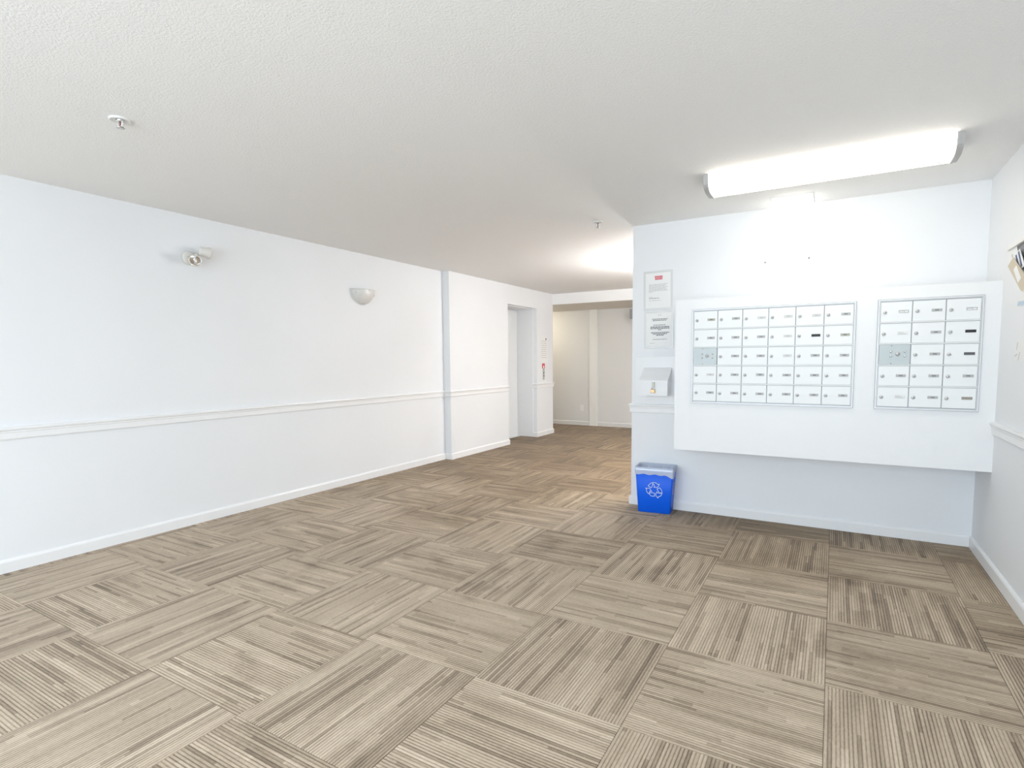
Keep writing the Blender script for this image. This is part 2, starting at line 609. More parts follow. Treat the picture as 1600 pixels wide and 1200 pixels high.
full_tile = mesh_of('carpet_tile', tile_bm(-TILE / 2, TILE / 2, -TILE / 2, TILE / 2), M['carpet'])
i0 = math.floor((-1.9 - GX) / TILE)
i1 = math.ceil((XR - GX) / TILE)
j0 = math.floor((YB - GY) / TILE)
j1 = math.ceil((YF - GY) / TILE)
ntile = 0
for j in range(j0, j1):
    for i in range(i0, i1):
        xa, ya = GX + i * TILE, GY + j * TILE
        xb, yb = xa + TILE, ya + TILE
        cx, cy = (xa + xb) / 2, (ya + yb) / 2
        xmin = -1.9 if yb > Y2 else (-0.36 if yb > Y1 else 0.0)
        ca, cb = max(xa, xmin), min(xb, XR)
        da, db = max(ya, YB), min(yb, YF)
        if cb - ca < 0.01 or db - da < 0.01:
            continue
        rot = 0.0 if (i + j) % 2 else math.pi / 2
        if (i * 7 + j * 3) % 4 < 2:
            rot += math.pi
        if ca == xa and cb == xb and da == ya and db == yb:
            me = full_tile
        else:
            loc = []
            c_, s_ = math.cos(-rot), math.sin(-rot)
            for px_, py_ in ((ca - cx, da - cy), (cb - cx, db - cy)):
                loc.append((px_ * c_ - py_ * s_, px_ * s_ + py_ * c_))
            xs = sorted((loc[0][0], loc[1][0]))
            ys = sorted((loc[0][1], loc[1][1]))
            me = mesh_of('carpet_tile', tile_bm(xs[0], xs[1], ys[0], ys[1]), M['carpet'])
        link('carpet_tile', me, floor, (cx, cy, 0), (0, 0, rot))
        ntile += 1

# ------------------------------------------------------------------ baseboards and chair rails
BASE = [(0, 0), (0.014, 0), (0.014, 0.064), (0.010, 0.073), (0.004, 0.079), (0, 0.079)]
RAIL = [(0, 0.806), (0.010, 0.806), (0.013, 0.812), (0.013, 0.846), (0.016, 0.850), (0.016, 0.858),
        (0.022, 0.864), (0.024, 0.872), (0.022, 0.880), (0, 0.881)]
ELJ = 0.03
pathL = [(0, YB), (0, Y0), (PX, Y0), (PX, Y1), (0.02, Y1)]
pathS = [(ELJ, YJ), (PX, YJ), (PX, Y2), (-0.4, Y2)]
pathC = [(XE, YM + 0.15), (XE, YM), (XR, YM)]
pathCr = [(XE, YM + 0.15), (XE, YM), (BX0, YM)]
struct('baseboard_left', sweep(bmesh.new(), BASE, pathL), M['trim'])
struct('baseboard_elevator', sweep(bmesh.new(), BASE, pathS), M['trim'])
struct('baseboard_center', sweep(bmesh.new(), BASE, pathC), M['trim'])
struct('baseboard_right', sweep(bmesh.new(), BASE, [(XR, YM - 0.014), (XR, YB)]), M['trim'])
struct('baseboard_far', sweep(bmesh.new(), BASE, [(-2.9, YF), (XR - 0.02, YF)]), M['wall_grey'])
struct('trim_1', sweep(bmesh.new(), RAIL, pathL[:-1]), M['trim'], 'white chair rail along the long left wall')
struct('trim_2', sweep(bmesh.new(), RAIL, pathS), M['trim'], 'short white chair rail past the elevator opening')
struct('trim_3', sweep(bmesh.new(), RAIL, pathCr), M['trim'], 'short white chair rail at the end of the mailbox wall')
struct('trim_4', sweep(bmesh.new(), RAIL, [(XR, BY), (XR, YB)]), M['trim'], 'white chair rail on the right wall')
struct('trim_5', B(0.265, 0.425, YF - 0.03, YF, 0, HS), M['pilaster'], 'narrow white pilaster on the far wall')

# elevator
door = struct('door_1', B(-0.30, -0.275, Y1, YJ, 0.0, 2.095), M['elev'], 'white elevator door set back in the wall')
obj('door_panel', B(-0.275, -0.262, Y1 + 0.03, Y1 + 0.46, 0.012, 2.07, bevel=0.002), M['elev'], door)
obj('door_panel', B(-0.275, -0.266, Y1 + 0.463, YJ - 0.003, 0.012, 2.07, bevel=0.002), M['elev'], door)
obj('sill', B(-0.275, -0.215, Y1, YJ - 0.012, 0.0, 0.006), M['alu'], door)
obj('jamb', B(-0.262, ELJ, YJ - 0.012, YJ, 0.0, 2.083), M['elev'], door)
obj('jamb', B(-0.262, ELJ, Y1, Y1 + 0.012, 0.0, 2.083), M['elev'], door)
obj('head_jamb', B(-0.262, ELJ, Y1, YJ, 2.083, 2.095), M['elev'], door)


# ------------------------------------------------------------------ mailboxes
def mail_glyphs(bm, w, h, y, mi):
    """three small dark digit-like blocks on a name plate (too small to read in the photo)"""
    for k in (-1, 0, 1):
        x = k * w * 0.13
        box(bm, x - w * 0.045, x + w * 0.045, y - 0.0003, y, -h * 0.24, h * 0.24, mi=mi)


COLW, ROWH = 0.1675, 0.1325
DW, DH = COLW - 0.0045, ROWH - 0.0095
door_me = mesh_of('mailbox_door', B(-DW / 2, DW / 2, -0.009, 0.0, -DH / 2, DH / 2, bevel=0.0012), M['door_w'])


def lock_mesh(r):
    bm = bmesh.new()
    lathe(bm, [(0, 0.007), (r * 0.62, 0.007), (r * 0.68, 0.006), (r * 0.72, 0.0035), (r, 0.003), (r, 0)], 20, aim((0, 0, 0), (0, -1, 0)))
    box(bm, -r * 0.05, r * 0.55, -0.0076, -0.0068, -r * 0.18, r * 0.18, mi=1)
    return mesh_of('lock', bm, [M['lock'], M['plate_d']])


lock_me = lock_mesh(0.0108)
mlock_me = lock_mesh(0.0135)
bm = bmesh.new()
lathe(bm, [(0, 0.006), (0.004, 0.0055), (0.007, 0.003), (0.007, 0)], 16, aim((0, 0, 0), (0, -1, 0)))
bolt_me = mesh_of('bolt', bm, M['steel'])
bm = bmesh.new()
lathe(bm, [(0, 0.002), (0.0028, 0.0015), (0.0032, 0)], 10, aim((0, 0, 0), (0, -1, 0)))
screw_me = mesh_of('screw', bm, M['alu_dark'])
PWD, PHT = 0.052, 0.0165
plate_mes = {}


def plate_mesh(kind):
    if kind in plate_mes:
        return plate_mes[kind]
    bm = B(-PWD / 2, PWD / 2, -0.002, 0, -PHT / 2, PHT / 2, bevel=0.0005)
    mats = [M['plate'], M['ink']]
    if kind == 'grey':
        mail_glyphs(bm, PWD, PHT, -0.002, 1)
    elif kind == 'pale':
        mats = [M['plate_l'], M['ink_l']]
        mail_glyphs(bm, PWD, PHT, -0.002, 1)
    elif kind == 'khaki':
        mats = [M['plate_k'], M['ink']]
        mail_glyphs(bm, PWD, PHT, -0.002, 1)
    elif kind == 'strip':
        mats = [M['plate'], M['paper']]
        box(bm, -PWD * 0.42, PWD * 0.05, -0.0023, -0.002, -PHT * 0.28, PHT * 0.05, mi=1)
        box(bm, PWD * 0.1, PWD * 0.42, -0.0023, -0.002, -PHT * 0.28, PHT * 0.2, mi=1)
    elif kind == 'wisp':
        mats = [M['plate_l'], M['paper']]
        prism(bm, [(-PWD * 0.1, PHT * 0.35), (PWD * 0.46, PHT * 0.35), (PWD * 0.46, -PHT * 0.3)], (-0.0023, -0.002), 'y', 1)
    elif kind == 'black':
        mats = [M['plate_b']]
    elif kind == 'charcoal':
        mats = [M['plate_d']]
    elif kind == 'taupe':
        mats = [M['plate_t']]
    plate_mes[kind] = mesh_of('name_plate', bm, mats)
    return plate_mes[kind]


def mail_bank(label, x0, x1, z0, z1, cols, special):
    rows = 5
    t = thing('mailbox_bank', label, 'mailboxes', ((x0 + x1) / 2, BY, z0))
    w, h = x1 - x0, z1 - z0
    # outer flange, dark channel and inner bead
    def ring(bm, a, b, y0, y1, mi=0):
        box(bm, -w / 2 + a, -w / 2 + b, y0, y1, a, h - a, mi=mi)
        box(bm, w / 2 - b, w / 2 - a, y0, y1, a, h - a, mi=mi)
        box(bm, -w / 2 + b, w / 2 - b, y0, y1, a, b, mi=mi)
        box(bm, -w / 2 + b, w / 2 - b, y0, y1, h - b, h - a, mi=mi)
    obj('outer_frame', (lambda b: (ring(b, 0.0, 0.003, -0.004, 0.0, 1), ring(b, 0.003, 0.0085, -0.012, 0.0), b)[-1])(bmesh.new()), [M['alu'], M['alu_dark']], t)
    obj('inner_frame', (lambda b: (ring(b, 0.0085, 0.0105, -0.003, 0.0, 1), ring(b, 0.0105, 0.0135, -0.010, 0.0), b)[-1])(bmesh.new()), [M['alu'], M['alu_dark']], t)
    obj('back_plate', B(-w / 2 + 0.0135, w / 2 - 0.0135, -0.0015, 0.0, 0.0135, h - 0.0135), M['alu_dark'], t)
    iw, ih = w - 0.027, h - 0.027
    cw, rh = iw / cols, ih / rows
    sx, sz = (cw - 0.0045) / DW, (rh - 0.0095) / DH
    for r in range(1, rows):
        z = 0.0135 + ih - r * rh
        obj('shelf_rail', B(-iw / 2, iw / 2, -0.0135, -0.0015, z - 0.0030, z + 0.0034, bevel=0.001), M['door_w'], t)
    for r in range(rows):
        for c in range(cols):
            x = -iw / 2 + (c + 0.5) * cw
            z = 0.0135 + ih - (r + 0.5) * rh
            kind = special.get((r, c), 'grey')
            if kind == 'master':
                bm = B(-cw / 2 + 0.002, cw / 2 - 0.002, -0.0125, 0, -rh / 2 + 0.0042, rh / 2 - 0.0042, bevel=0.0006)
                mp_ = obj('master_plate', bm, M['master'], t, (x, -0.0015, z))
                mp_['label'] = 'grey steel service plate with bolts'
                link('master_lock', mlock_me, mp_, (0.017, -0.0125, 0.004))
                for bx_ in (-0.018, 0.054):
                    for bz_ in (0.0185, -0.0105):
                        link('bolt', bolt_me, mp_, (bx_, -0.0125, bz_))
                for bz_ in (rh / 2 - 0.011, -rh / 2 + 0.011):
                    link('screw', screw_me, mp_, (-0.016, -0.0125, bz_))
                continue
            d = link('mailbox_door', door_me, t, (x, -0.0015, z))
            d.scale = (sx, 1, sz)
            link('lock', lock_me, d, (-DW / 2 + 0.0225 + random.uniform(-.0012, .0012), -0.009, -0.002 + random.uniform(-.0015, .0015)), (0, random.choice((0, 0, 0.5, -0.6)), 0))
            link('name_plate', plate_mesh(kind), d, (DW / 2 - 0.0425, -0.009, 0.001 + random.uniform(-.001, .001)))
    return t


sp1 = {(2, 0): 'master', (1, 4): 'black', (0, 0): 'khaki', (0, 2): 'pale', (0, 3): 'pale', (1, 3): 'pale', (2, 3): 'pale', (3, 0): 'pale', (1, 5): 'khaki', (0, 4): 'pale'}
sp2 = {(2, 0): 'master', (1, 2): 'black', (2, 2): 'charcoal', (4, 2): 'taupe', (0, 0): 'strip', (0, 2): 'strip', (1, 0): 'wisp', (4, 0): 'wisp'}
mail_bank('wide bank of white mailboxes, six columns by five rows, in the boxed-out wall', 3.408, 4.441, 0.936, 1.624, 6, sp1)
mail_bank('narrow bank of white mailboxes, three columns by five rows, in the boxed-out wall', 4.556, 5.080, 0.936, 1.625, 3, sp2)


# ------------------------------------------------------------------ notices on the mailbox wall
def words(bm, x0, x1, z, h, y, mi, rng, gap=0.004, ragged=0.0, center=False):
    end = x1 - (x1 - x0) * ragged
    segs, x = [], x0
    while x < end:
        w = rng.uniform(0.008, 0.022)
        segs.append((x, min(x + w, end)))
        x += w + gap
    off = (x1 - end) / 2 if center else 0
    for a, b in segs:
        box(bm, a + off, b + off, y - 0.0004, y, z - h / 2, z + h / 2, mi=mi)


def notice(label, x0, x1, z0, z1, tilt, lines, group=None):
    w, h = x1 - x0, z1 - z0
    t = thing('notice_sheet', label, 'notice', ((x0 + x1) / 2, YM, z0))
    t.rotation_euler = (0, tilt, 0)
    obj('sleeve', B(-w / 2, w / 2, -0.003, 0, 0, h, bevel=0.0012), M['sleeve'], t)
    pw, ph = w * 0.86, h * 0.89
    pz = h * 0.055
    p_ = obj('paper', B(-pw / 2, pw / 2, -0.0038, -0.003, pz, pz + ph), M['paper'], t)
    bm = bmesh.new()
    rng = random.Random(len(label))
    for (fz, fa, fb, hh, mi, ragged, cen) in lines:
        words(bm, -w / 2 + fa * w, -w / 2 + fb * w, fz * h, hh, -0.0038, mi, rng, ragged=ragged, center=cen, gap=0.0012 if mi == 2 else 0.0035)
    obj('print', bm, [M['ink'], M['ink_l'], M['red_ink']], p_)['kind'] = 'stuff'
    return t


l1 = [(0.845, 0.39, 0.66, 0.016, 2, 0, False), (0.793, 0.40, 0.66, 0.014, 2, 0.02, False)]
for k in range(8):
    l1.append((0.655 - 0.027 * k, 0.19, 0.85, 0.0035, 1, 0.02 + 0.16 * ((k * 5) % 3) / 3 if k < 7 else 0.8, False))
l1 += [(0.335, 0.19, 0.32, 0.0035, 1, 0, False), (0.305, 0.19, 0.55, 0.004, 0, 0, False), (0.25, 0.20, 0.62, 0.0035, 1, 0, False)]
l2 = [(0.885, 0.48, 0.60, 0.004, 1, 0, True), (0.785, 0.28, 0.80, 0.006, 0, 0, True), (0.75, 0.30, 0.76, 0.006, 0, 0, True),
      (0.625, 0.32, 0.74, 0.0055, 0, 0, True), (0.575, 0.22, 0.86, 0.008, 0, 0, True), (0.537, 0.22, 0.86, 0.008, 0, 0, True),
      (0.50, 0.48, 0.60, 0.008, 0, 0, True), (0.425, 0.24, 0.86, 0.007, 0, 0, True), (0.39, 0.30, 0.78, 0.007, 0, 0, True),
      (0.355, 0.42, 0.68, 0.007, 0, 0, True), (0.245, 0.30, 0.78, 0.004, 0, 0, True), (0.145, 0.20, 0.36, 0.004, 1, 0, False)]
notice('white notice with a red heading in a clear sleeve, above the centred notice', 2.910, 3.154, 1.672, 1.995, -0.01, l1)
notice('white notice of bold centred black lines in a clear sleeve, above the locked drop box', 2.918, 3.166, 1.352, 1.664, -0.01, l2)

# backing board and drop box
tag(obj('backing_board', B(-0.20, 0.20, -0.012, 0, 0, 0.405, bevel=0.002), M['white'], None, (3.045, YM, 0.881)),
    'flat white backing board behind the drop box, resting on the chair rail', 'board')
t = thing('drop_box', 'small white locked drop box with sloped lid and brass padlock', 'drop box', (3.040, YM - 0.012, 0.962))
w = 0.113
bm = bmesh.new()
prism(bm, [(0, 0), (-0.118, 0), (-0.118, 0.122), (0, 0.225)], (-w, w), 'x')
obj('body', bm, M['white'], t)
bm = bmesh.new()
prism(bm, [(0.0, 0.225), (0.0, 0.231), (-0.124, 0.126), (-0.124, 0.108), (-0.1185, 0.108), (-0.1185, 0.1222)], (-w - 0.005, w + 0.005), 'x')
lid = obj('lid', bm, M['white'], t)
obj('hasp', B(-0.011, 0.010, -0.129, -0.124, 0.066, 0.113, bevel=0.001), M['hasp'], lid)
pl = obj('padlock', B(-0.022, 0.014, -0.136, -0.119, 0.024, 0.054, bevel=0.003), M['brass'], t)
pts = [(-0.004 - 0.011 * math.cos(a), -0.1275, 0.054 + 0.017 * math.sin(a)) for a in [math.pi * k / 8 for k in range(9)]]
obj('shackle', tube(bmesh.new(), pts, 0.0028, 8), M['steel'], pl)

# screws left in the wall above the enclosure
for x, z, lb in ((4.138, 1.988, 'fifth'), (3.845, 1.983, 'third')):
    bm = bmesh.new()
    lathe(bm, [(0, 0.022), (0.005, 0.022), (0.006, 0.019), (0.0025, 0.017), (0.0025, 0)], 10, aim((0, 0, 0), (0.25, -1, 0.1)))
    o = obj('wall_screw', bm, M['alu_dark'], None, (x, YM, z))
    tag(o, 'small metal screw in the wall above the %s column of the wide mailbox bank' % lb, 'screw', 'screws above the mailboxes')


# ------------------------------------------------------------------ recycling bin
def rrect(w, d, r, n=4):
    out = []
    for sx_, sy_, a0 in ((1, 1, 0), (-1, 1, 90), (-1, -1, 180), (1, -1, 270)):
        for k in range(n + 1):
            a = math.radians(a0 + 90 * k / n)
            out.append((sx_ * (w / 2 - r) + r * math.cos(a), sy_ * (d / 2 - r) + r * math.sin(a)))
    return out


def loft(bm, rings, mi=0, cap0=True):
    vr = [[bm.verts.new(p) for p in ring] for ring in rings]
    fs = []
    n = len(vr[0])
    for A, C in zip(vr, vr[1:]):
        for i in range(n):
            f = bm.faces.new((A[i], A[(i + 1) % n], C[(i + 1) % n], C[i]))
            f.smooth = True
            fs.append(f)
    if cap0:
        fs.append(bm.faces.new(list(reversed(vr[0]))))
    for f in fs:
        f.material_index = mi
    return fs


BH, BW0, BD0, BW1, BD1 = 0.375, 0.262, 0.165, 0.306, 0.205
ang = 0.11
bin_loc = Vector((3.073, 4.340, 0)) + Vector((-math.sin(ang), math.cos(ang), 0)) * (BD0 / 2)
t = thing('recycling_bin', 'blue plastic recycling bin with clear bag liner under the drop box', 'bin', bin_loc, ang)


def bsz(f):
    return BW0 + (BW1 - BW0) * f, BD0 + (BD1 - BD0) * f


def bring(f, z, grow=0.0, wob=None):
    w_, d_ = bsz(f)
    pts = rrect(w_ + 2 * grow, d_ + 2 * grow, 0.012 + max(grow, 0), 4)
    return [(x, y, z if wob is None else z + wob(x, y)) for x, y in pts]


bm = bmesh.new()
loft(bm, [bring(0, 0.0, -0.004), bring(0.01, 0.004), bring(1, BH), bring(1, BH + 0.002, -0.003), bring(0.98, BH - 0.006, -0.004), bring(0.03, 0.012, -0.004)])
bmesh.ops.recalc_face_normals(bm, faces=bm.faces)
body = obj('body', bm, M['blue'], t)
# recycling mark: three folded arrows in outline
S1 = [[(340, 360), (440, 250), (500, 220), (535, 255), (520, 340), (470, 440), (340, 368)],
      [(500, 220), (560, 205), (640, 205), (690, 225), (740, 278), (800, 250), (770, 330), (720, 400), (570, 402), (608, 375), (590, 310), (530, 252)],
      [(700, 468), (820, 405), (890, 500), (920, 620), (800, 622), (708, 478)],
      [(915, 620), (880, 720), (820, 780), (755, 792), (750, 860), (670, 770), (650, 700), (703, 580), (728, 632), (820, 642), (905, 628)],
      [(230, 470), (400, 465), (450, 540), (500, 602), (412, 575), (385, 700), (310, 660), (270, 580), (282, 500), (236, 474)],
      [(430, 648), (600, 652), (605, 788), (470, 790), (385, 712), (425, 655)]]


def mark(bm, cx0, cz0, face, sc):
    for pl_ in S1:
        for (xa, ya), (xb, yb) in zip(pl_, pl_[1:]):
            a = Vector(((xa - 575) * sc, -(ya - 520) * sc))
            b = Vector(((xb - 575) * sc, -(yb - 520) * sc))
            d = (b - a)
            if d.length < 1e-5:
                continue
            d.normalize()
            nrm = Vector((-d.y, d.x)) * 0.0021
            a2, b2 = a - d * 0.001, b + d * 0.001
            quad = [a2 + nrm, b2 + nrm, b2 - nrm, a2 - nrm]
            bm.faces.new([bm.verts.new(face(cx0 + q.x, cz0 + q.y)) for q in quad])


def front_face(u, z):
    f = z / BH
    return (u, -(BD0 + (BD1 - BD0) * f) / 2 - 0.0008, z)


def side_face(u, z):
    f = z / BH
    return ((BW0 + (BW1 - BW0) * f) / 2 + 0.0008, u, z)


bm = bmesh.new()
mark(bm, 0.0, 0.195, front_face, 0.000197)
obj('recycling_symbol', bm, M['symbol'], body)
bm = bmesh.new()
mark(bm, 0.0, 0.195, side_face, 0.00016)
obj('recycling_symbol', bm, M['symbol'], body)


def fold(x, y):
    front = y < 0
    v = 0.004 * math.sin(x * 70 + 1) + 0.003 * math.sin(y * 90)
    if front and x > 0.08:
        v -= 0.018 * min(1, (x - 0.08) / 0.06)
    if x > 0.14 and y > -0.06:
        v += 0.022 * (y + 0.06) / 0.15
    return v


def densify(ring, n=3):
    out = []
    for i, p in enumerate(ring):
        q = ring[(i + 1) % len(ring)]
        L_ = (Vector(q) - Vector(p)).length
        k = max(1, int(L_ / 0.012))
        for s in range(k):
            out.append(tuple(Vector(p).lerp(Vector(q), s / k)))
    return out


def liner_ring(f, z, grow, wob=None, crinkle=0.0):
    base = densify(bring(1, BH, 0.0))
    res_ = []
    kx = (bsz(f)[0] + 2 * grow) / BW1
    ky = (bsz(f)[1] + 2 * grow) / BD1
    for i, (x, y, _) in enumerate(base):
        c = crinkle * (math.sin(i * 1.7) + math.sin(i * 0.63 + 1))
        zz = z + (wob(x, y) if wob else 0)
        res_.append((x * kx * (1 + c), y * ky * (1 + c), zz))
    return res_


bm = bmesh.new()
loft(bm, [liner_ring(0.86, 0.322, 0.005, fold, 0.006), liner_ring(0.93, 0.350, 0.006, None, 0.008), liner_ring(1, BH + 0.003, 0.005, None, 0.004),
          liner_ring(1, BH + 0.006, 0.0, None, 0.004), liner_ring(0.99, BH - 0.002, -0.010, None, 0.02),
          liner_ring(0.9, 0.31, -0.012, None, 0.045), liner_ring(0.7, 0.20, -0.014, None, 0.05), liner_ring(0.3, 0.08, -0.02, None, 0.05)], cap0=False)
obj('bag_liner', bm, M['liner'], t)['label'] = 'clear bluish bag folded over the rim'


# ------------------------------------------------------------------ lights
def wrap_fixture(label, x0, x1, y0, y1, lens_mat, group=None):
    """ceiling wraparound fluorescent: curved lens between two end caps"""
    cx, cy, ln, wd, dp = (x0 + x1) / 2, (y0 + y1) / 2, x1 - x0, y1 - y0, 0.098
    t = thing('fluorescent_fixture', label, 'ceiling light', (cx, cy, H), 0, group)

    def prof(s):
        out = []
        for k in range(17):
            a = math.pi * k / 16
            c, q = math.cos(a), math.sin(a)
            out.append((wd / 2 * s * math.copysign(abs(c) ** 0.62, c), -0.006 - (dp - 0.006) * s * q ** 0.55))
        return [(wd / 2 * s, 0.0)] + out + [(-wd / 2 * s, 0.0)]
    cap = 0.034
    bm = bmesh.new()
    prism(bm, prof(0.95), (-ln / 2 + cap * 0.7, ln / 2 - cap * 0.7), 'x')
    for f in bm.faces:
        f.smooth = len(f.verts) == 4
    lens = obj('lens', bm, lens_mat, t)
    for s in (-1, 1):
        bm = bmesh.new()
        xa, xb = s * ln / 2, s * (ln / 2 - cap)
        prism(bm, prof(0.97), (min(xa, xb) + (0.005 if s < 0 else 0), max(xa, xb) - (0.005 if s > 0 else 0)), 'x')
        prism(bm, prof(1.0), tuple(sorted((xb, xb + s * 0.012))), 'x')
        obj('end_cap', bm, M['cap'], t)
        obj('latch', B(s * (ln / 2 - 0.085) - 0.008, s * (ln / 2 - 0.085) + 0.008, wd * 0.05, wd * 0.09, -dp * 0.98 - 0.002, -dp * 0.90), M['alu_dark'], lens)
    return t


wrap_fixture('long lit fluorescent ceiling fixture above the mailboxes', 3.590, 4.860, 3.507, 3.775, M['lens_on'])
t = thing('globe_pendant', 'lit globe pendant hanging behind the mailbox wall', 'ceiling light', (2.72, 6.15, H))  # unseen hall lamp; pendant form chosen to throw more light on the ceiling
bm = bmesh.new()
lathe(bm, [(0, 0), (0.065, 0), (0.06, -0.02), (0.012, -0.03), (0.012, -0.20), (0.045, -0.21), (0.045, -0.235), (0, -0.235)], 24)
obj('stem', bm, M['white_pl'], t)
bm = bmesh.new()
lathe(bm, [(0.135 * math.sin(math.pi * k / 16), -0.355 + 0.135 * math.cos(math.pi * k / 16)) for k in range(17)], 32)
obj('globe', bm, M['rear_on'], t)

wrap_fixture('added unseen fluorescent ceiling fixture brightening the hallway, by the right wall', 3.75, 5.02, 6.9, 7.17, M['rear_fill_on'])  # unseen fixture added to brighten the hallway walls

# square lit fixture by the wall
t = thing('square_ceiling_light', 'small lit square ceiling light beside the mailbox wall', 'ceiling light', (4.034, 4.385, H))
obj('pan', B(-0.132, 0.132, -0.138, 0.138, -0.012, 0.0, bevel=0.002), M['alu'], t)
bm = bmesh.new()
rings = [[(x, y, z) for x, y in rrect(0.25 - 2 * i_, 0.262 - 2 * i_, 0.02)] for z, i_ in ((-0.012, 0.0), (-0.055, 0.006), (-0.075, 0.022), (-0.084, 0.06))]
fs = loft(bm, rings)
bm.faces.new([bm.verts.new(p) for p in rings[-1]])
bmesh.ops.remove_doubles(bm, verts=bm.verts, dist=1e-5)
bmesh.ops.recalc_face_normals(bm, faces=bm.faces)
sq = obj('diffuser', bm, M['square_on'], t)
bm = bmesh.new()
lathe(bm, [(0, -0.012), (0.006, -0.010), (0.007, -0.004), (0.004, 0)], 12)
obj('finial', bm, M['steel'], sq, (0, 0, -0.084))

# dome light in the side corridor
t = thing('dome_ceiling_light', 'warm lit dome light on the lowered side corridor ceiling', 'ceiling light', (-0.85, 9.0, HS))
bm = bmesh.new()
lathe(bm, [(0, 0), (0.165, 0), (0.165, -0.022), (0.15, -0.024)], 32)
obj('base_ring', bm, M['white_pl'], t)
bm = bmesh.new()
lathe(bm, [(0.15, -0.022), (0.145, -0.05), (0.12, -0.08), (0.07, -0.10), (0, -0.107)], 32)
obj('glass_dome', bm, M['dome_on'], t)


# half-bowl wall sconces
def sconce(label, y, z, glass):
    R, Dp, Hh = 0.155, 0.105, 0.150
    t = thing('wall_sconce', label, 'wall light', (0.0, y, z))
    bm = bmesh.new()
    pts = [(-R * math.cos(math.pi * k / 20) * 1.02, -Hh * math.sin(math.pi * k / 20) ** 0.9 * 1.02) for k in range(21)]
    prism(bm, [(-R * 1.02, 0.004)] + pts[1:-1] + [(R * 1.02, 0.004)], (0.0, 0.012), 'x')
    obj('back_plate', bm, M['white_pl'], t)
    bm = bmesh.new()
    nu, nv = 24, 10
    grid = []
    for v in range(nv + 1):
        s = 1 - v / nv          # 1 at rim, 0 at nose
        row = []
        for u in range(nu + 1):
            a = math.pi * u / nu
            d = 0.012 + Dp * (1 - s ** 2.6)
            row.append(bm.verts.new((d, -R * math.cos(a) * (s * 0.75 + 0.25 * s ** 0.3 if s > 0 else 0), -Hh * (math.sin(a) ** 0.9 if 0 < u < nu else 0) * (s * 0.72 + 0.28 * s ** 0.3 if s > 0 else 0))))
        grid.append(row)
    for v in range(nv):
        for u in range(nu):
            f = bm.faces.new((grid[v][u], grid[v][u + 1], grid[v + 1][u + 1], grid[v + 1][u]))
            f.smooth = True
    bmesh.ops.remove_doubles(bm, verts=bm.verts, dist=1e-5)
    bmesh.ops.recalc_face_normals(bm, faces=bm.faces)
    bowl = obj('glass_bowl', bm, glass, t)
    md = bowl.modifiers.new('thickness', 'SOLIDIFY')
    md.thickness = 0.004
    for yy, zz, xx in ((-R * 0.80, -0.030, 0.050), (R * 0.84, -0.045, 0.040), (0.0, -Hh * 0.985, 0.030)):
        bm = bmesh.new()
        lathe(bm, [(0, 0.012), (0.009, 0.009), (0.0115, 0.003), (0.0115, -0.022)], 12, aim((xx, yy, zz), (1, 0, -0.2)))
        obj('clip_knob', bm, M['steel'], t)
    return t


sconce('unlit frosted half-bowl wall sconce with chrome clips high on the long white wall', 4.165, 2.005, M['glass_frost'])
sconce('lit frosted half-bowl wall sconce high on the wall near the entrance', 0.75, 2.005, M['sconce_on'])

# twin-head emergency light
t = thing('emergency_light', 'small ivory twin-head emergency light high on the long white wall', 'wall light', (0.0, 2.415, 2.06))
bm = bmesh.new()
lathe(bm, [(0, 0.024), (0.040, 0.024), (0.050, 0.018), (0.054, 0.0), (0, 0)], 24, aim((0, 0, 0), (1, 0, 0)))
base = obj('base', bm, M['ivory'], t)
obj('stem', tube(bmesh.new(), [(0.02, -0.01, 0), (0.045, -0.006, -0.008), (0.06, -0.004, -0.012)], 0.012, 10), M['ivory'], t)
obj('stem', tube(bmesh.new(), [(0.02, 0.012, 0.004), (0.045, 0.03, 0.018), (0.058, 0.042, 0.028)], 0.012, 10), M['ivory'], t)


def lamp_head(loc, direction, lensed):
    mtx = aim(loc, direction)
    bm = bmesh.new()
    lathe(bm, [(0, -0.045), (0.026, -0.043), (0.034, -0.034), (0.036, 0.0), (0.045, 0.030), (0.045, 0.036), (0.041, 0.036), (0.039, 0.030)], 24, mtx)
    h = obj('lamp_head', bm, M['ivory'], t)
    bm = bmesh.new()
    lathe(bm, [(0.040, 0.031), (0.030, 0.016), (0.016, 0.004), (0.009, 0.0), (0.009, 0.018), (0, 0.022)], 24, mtx)
    obj('reflector', bm, M['reflector'], h)
    return h


lamp_head((0.085, 0.0, -0.022), (0.90, -0.42, -0.35), True)
lamp_head((0.078, 0.082, 0.048), (0.22, 0.95, -0.12), False)


# sprinklers
def sprinkler(label, x, y, r, drop):
    t = thing('fire_sprinkler', label, 'sprinkler', (x, y, H))
    bm = bmesh.new()
    lathe(bm, [(0.018, -0.004), (r * 0.72, -0.003), (r * 0.86, -0.009), (r, -0.008), (r, 0.0)], 32)
    obj('escutcheon', bm, M['white_pl'], t)
    bm = bmesh.new()
    lathe(bm, [(0.016, 0.0), (0.016, -0.012), (0.011, -0.014), (0, -0.014)], 20)
    obj('body', bm, M['steel'], t)
    pts = []
    for k in range(13):
        a = math.pi * k / 12
        pts.append((0.019 * math.cos(a), 0.0, -0.012 - (drop - 0.012) * math.sin(a) ** 0.7))
    obj('frame_arm', tube(bmesh.new(), pts, 0.0038, 8), M['white_pl'], t)
    obj('bulb', tube(bmesh.new(), [(0, 0, -0.012), (0, 0, -drop + 0.004)], 0.0035, 8), M['bulb'], t)
    bm = bmesh.new()
    lathe(bm, [(0, -drop), (0.017, -drop), (0.018, -drop - 0.002), (0, -drop - 0.003)], 20)
    obj('deflector', bm, M['steel'], t)


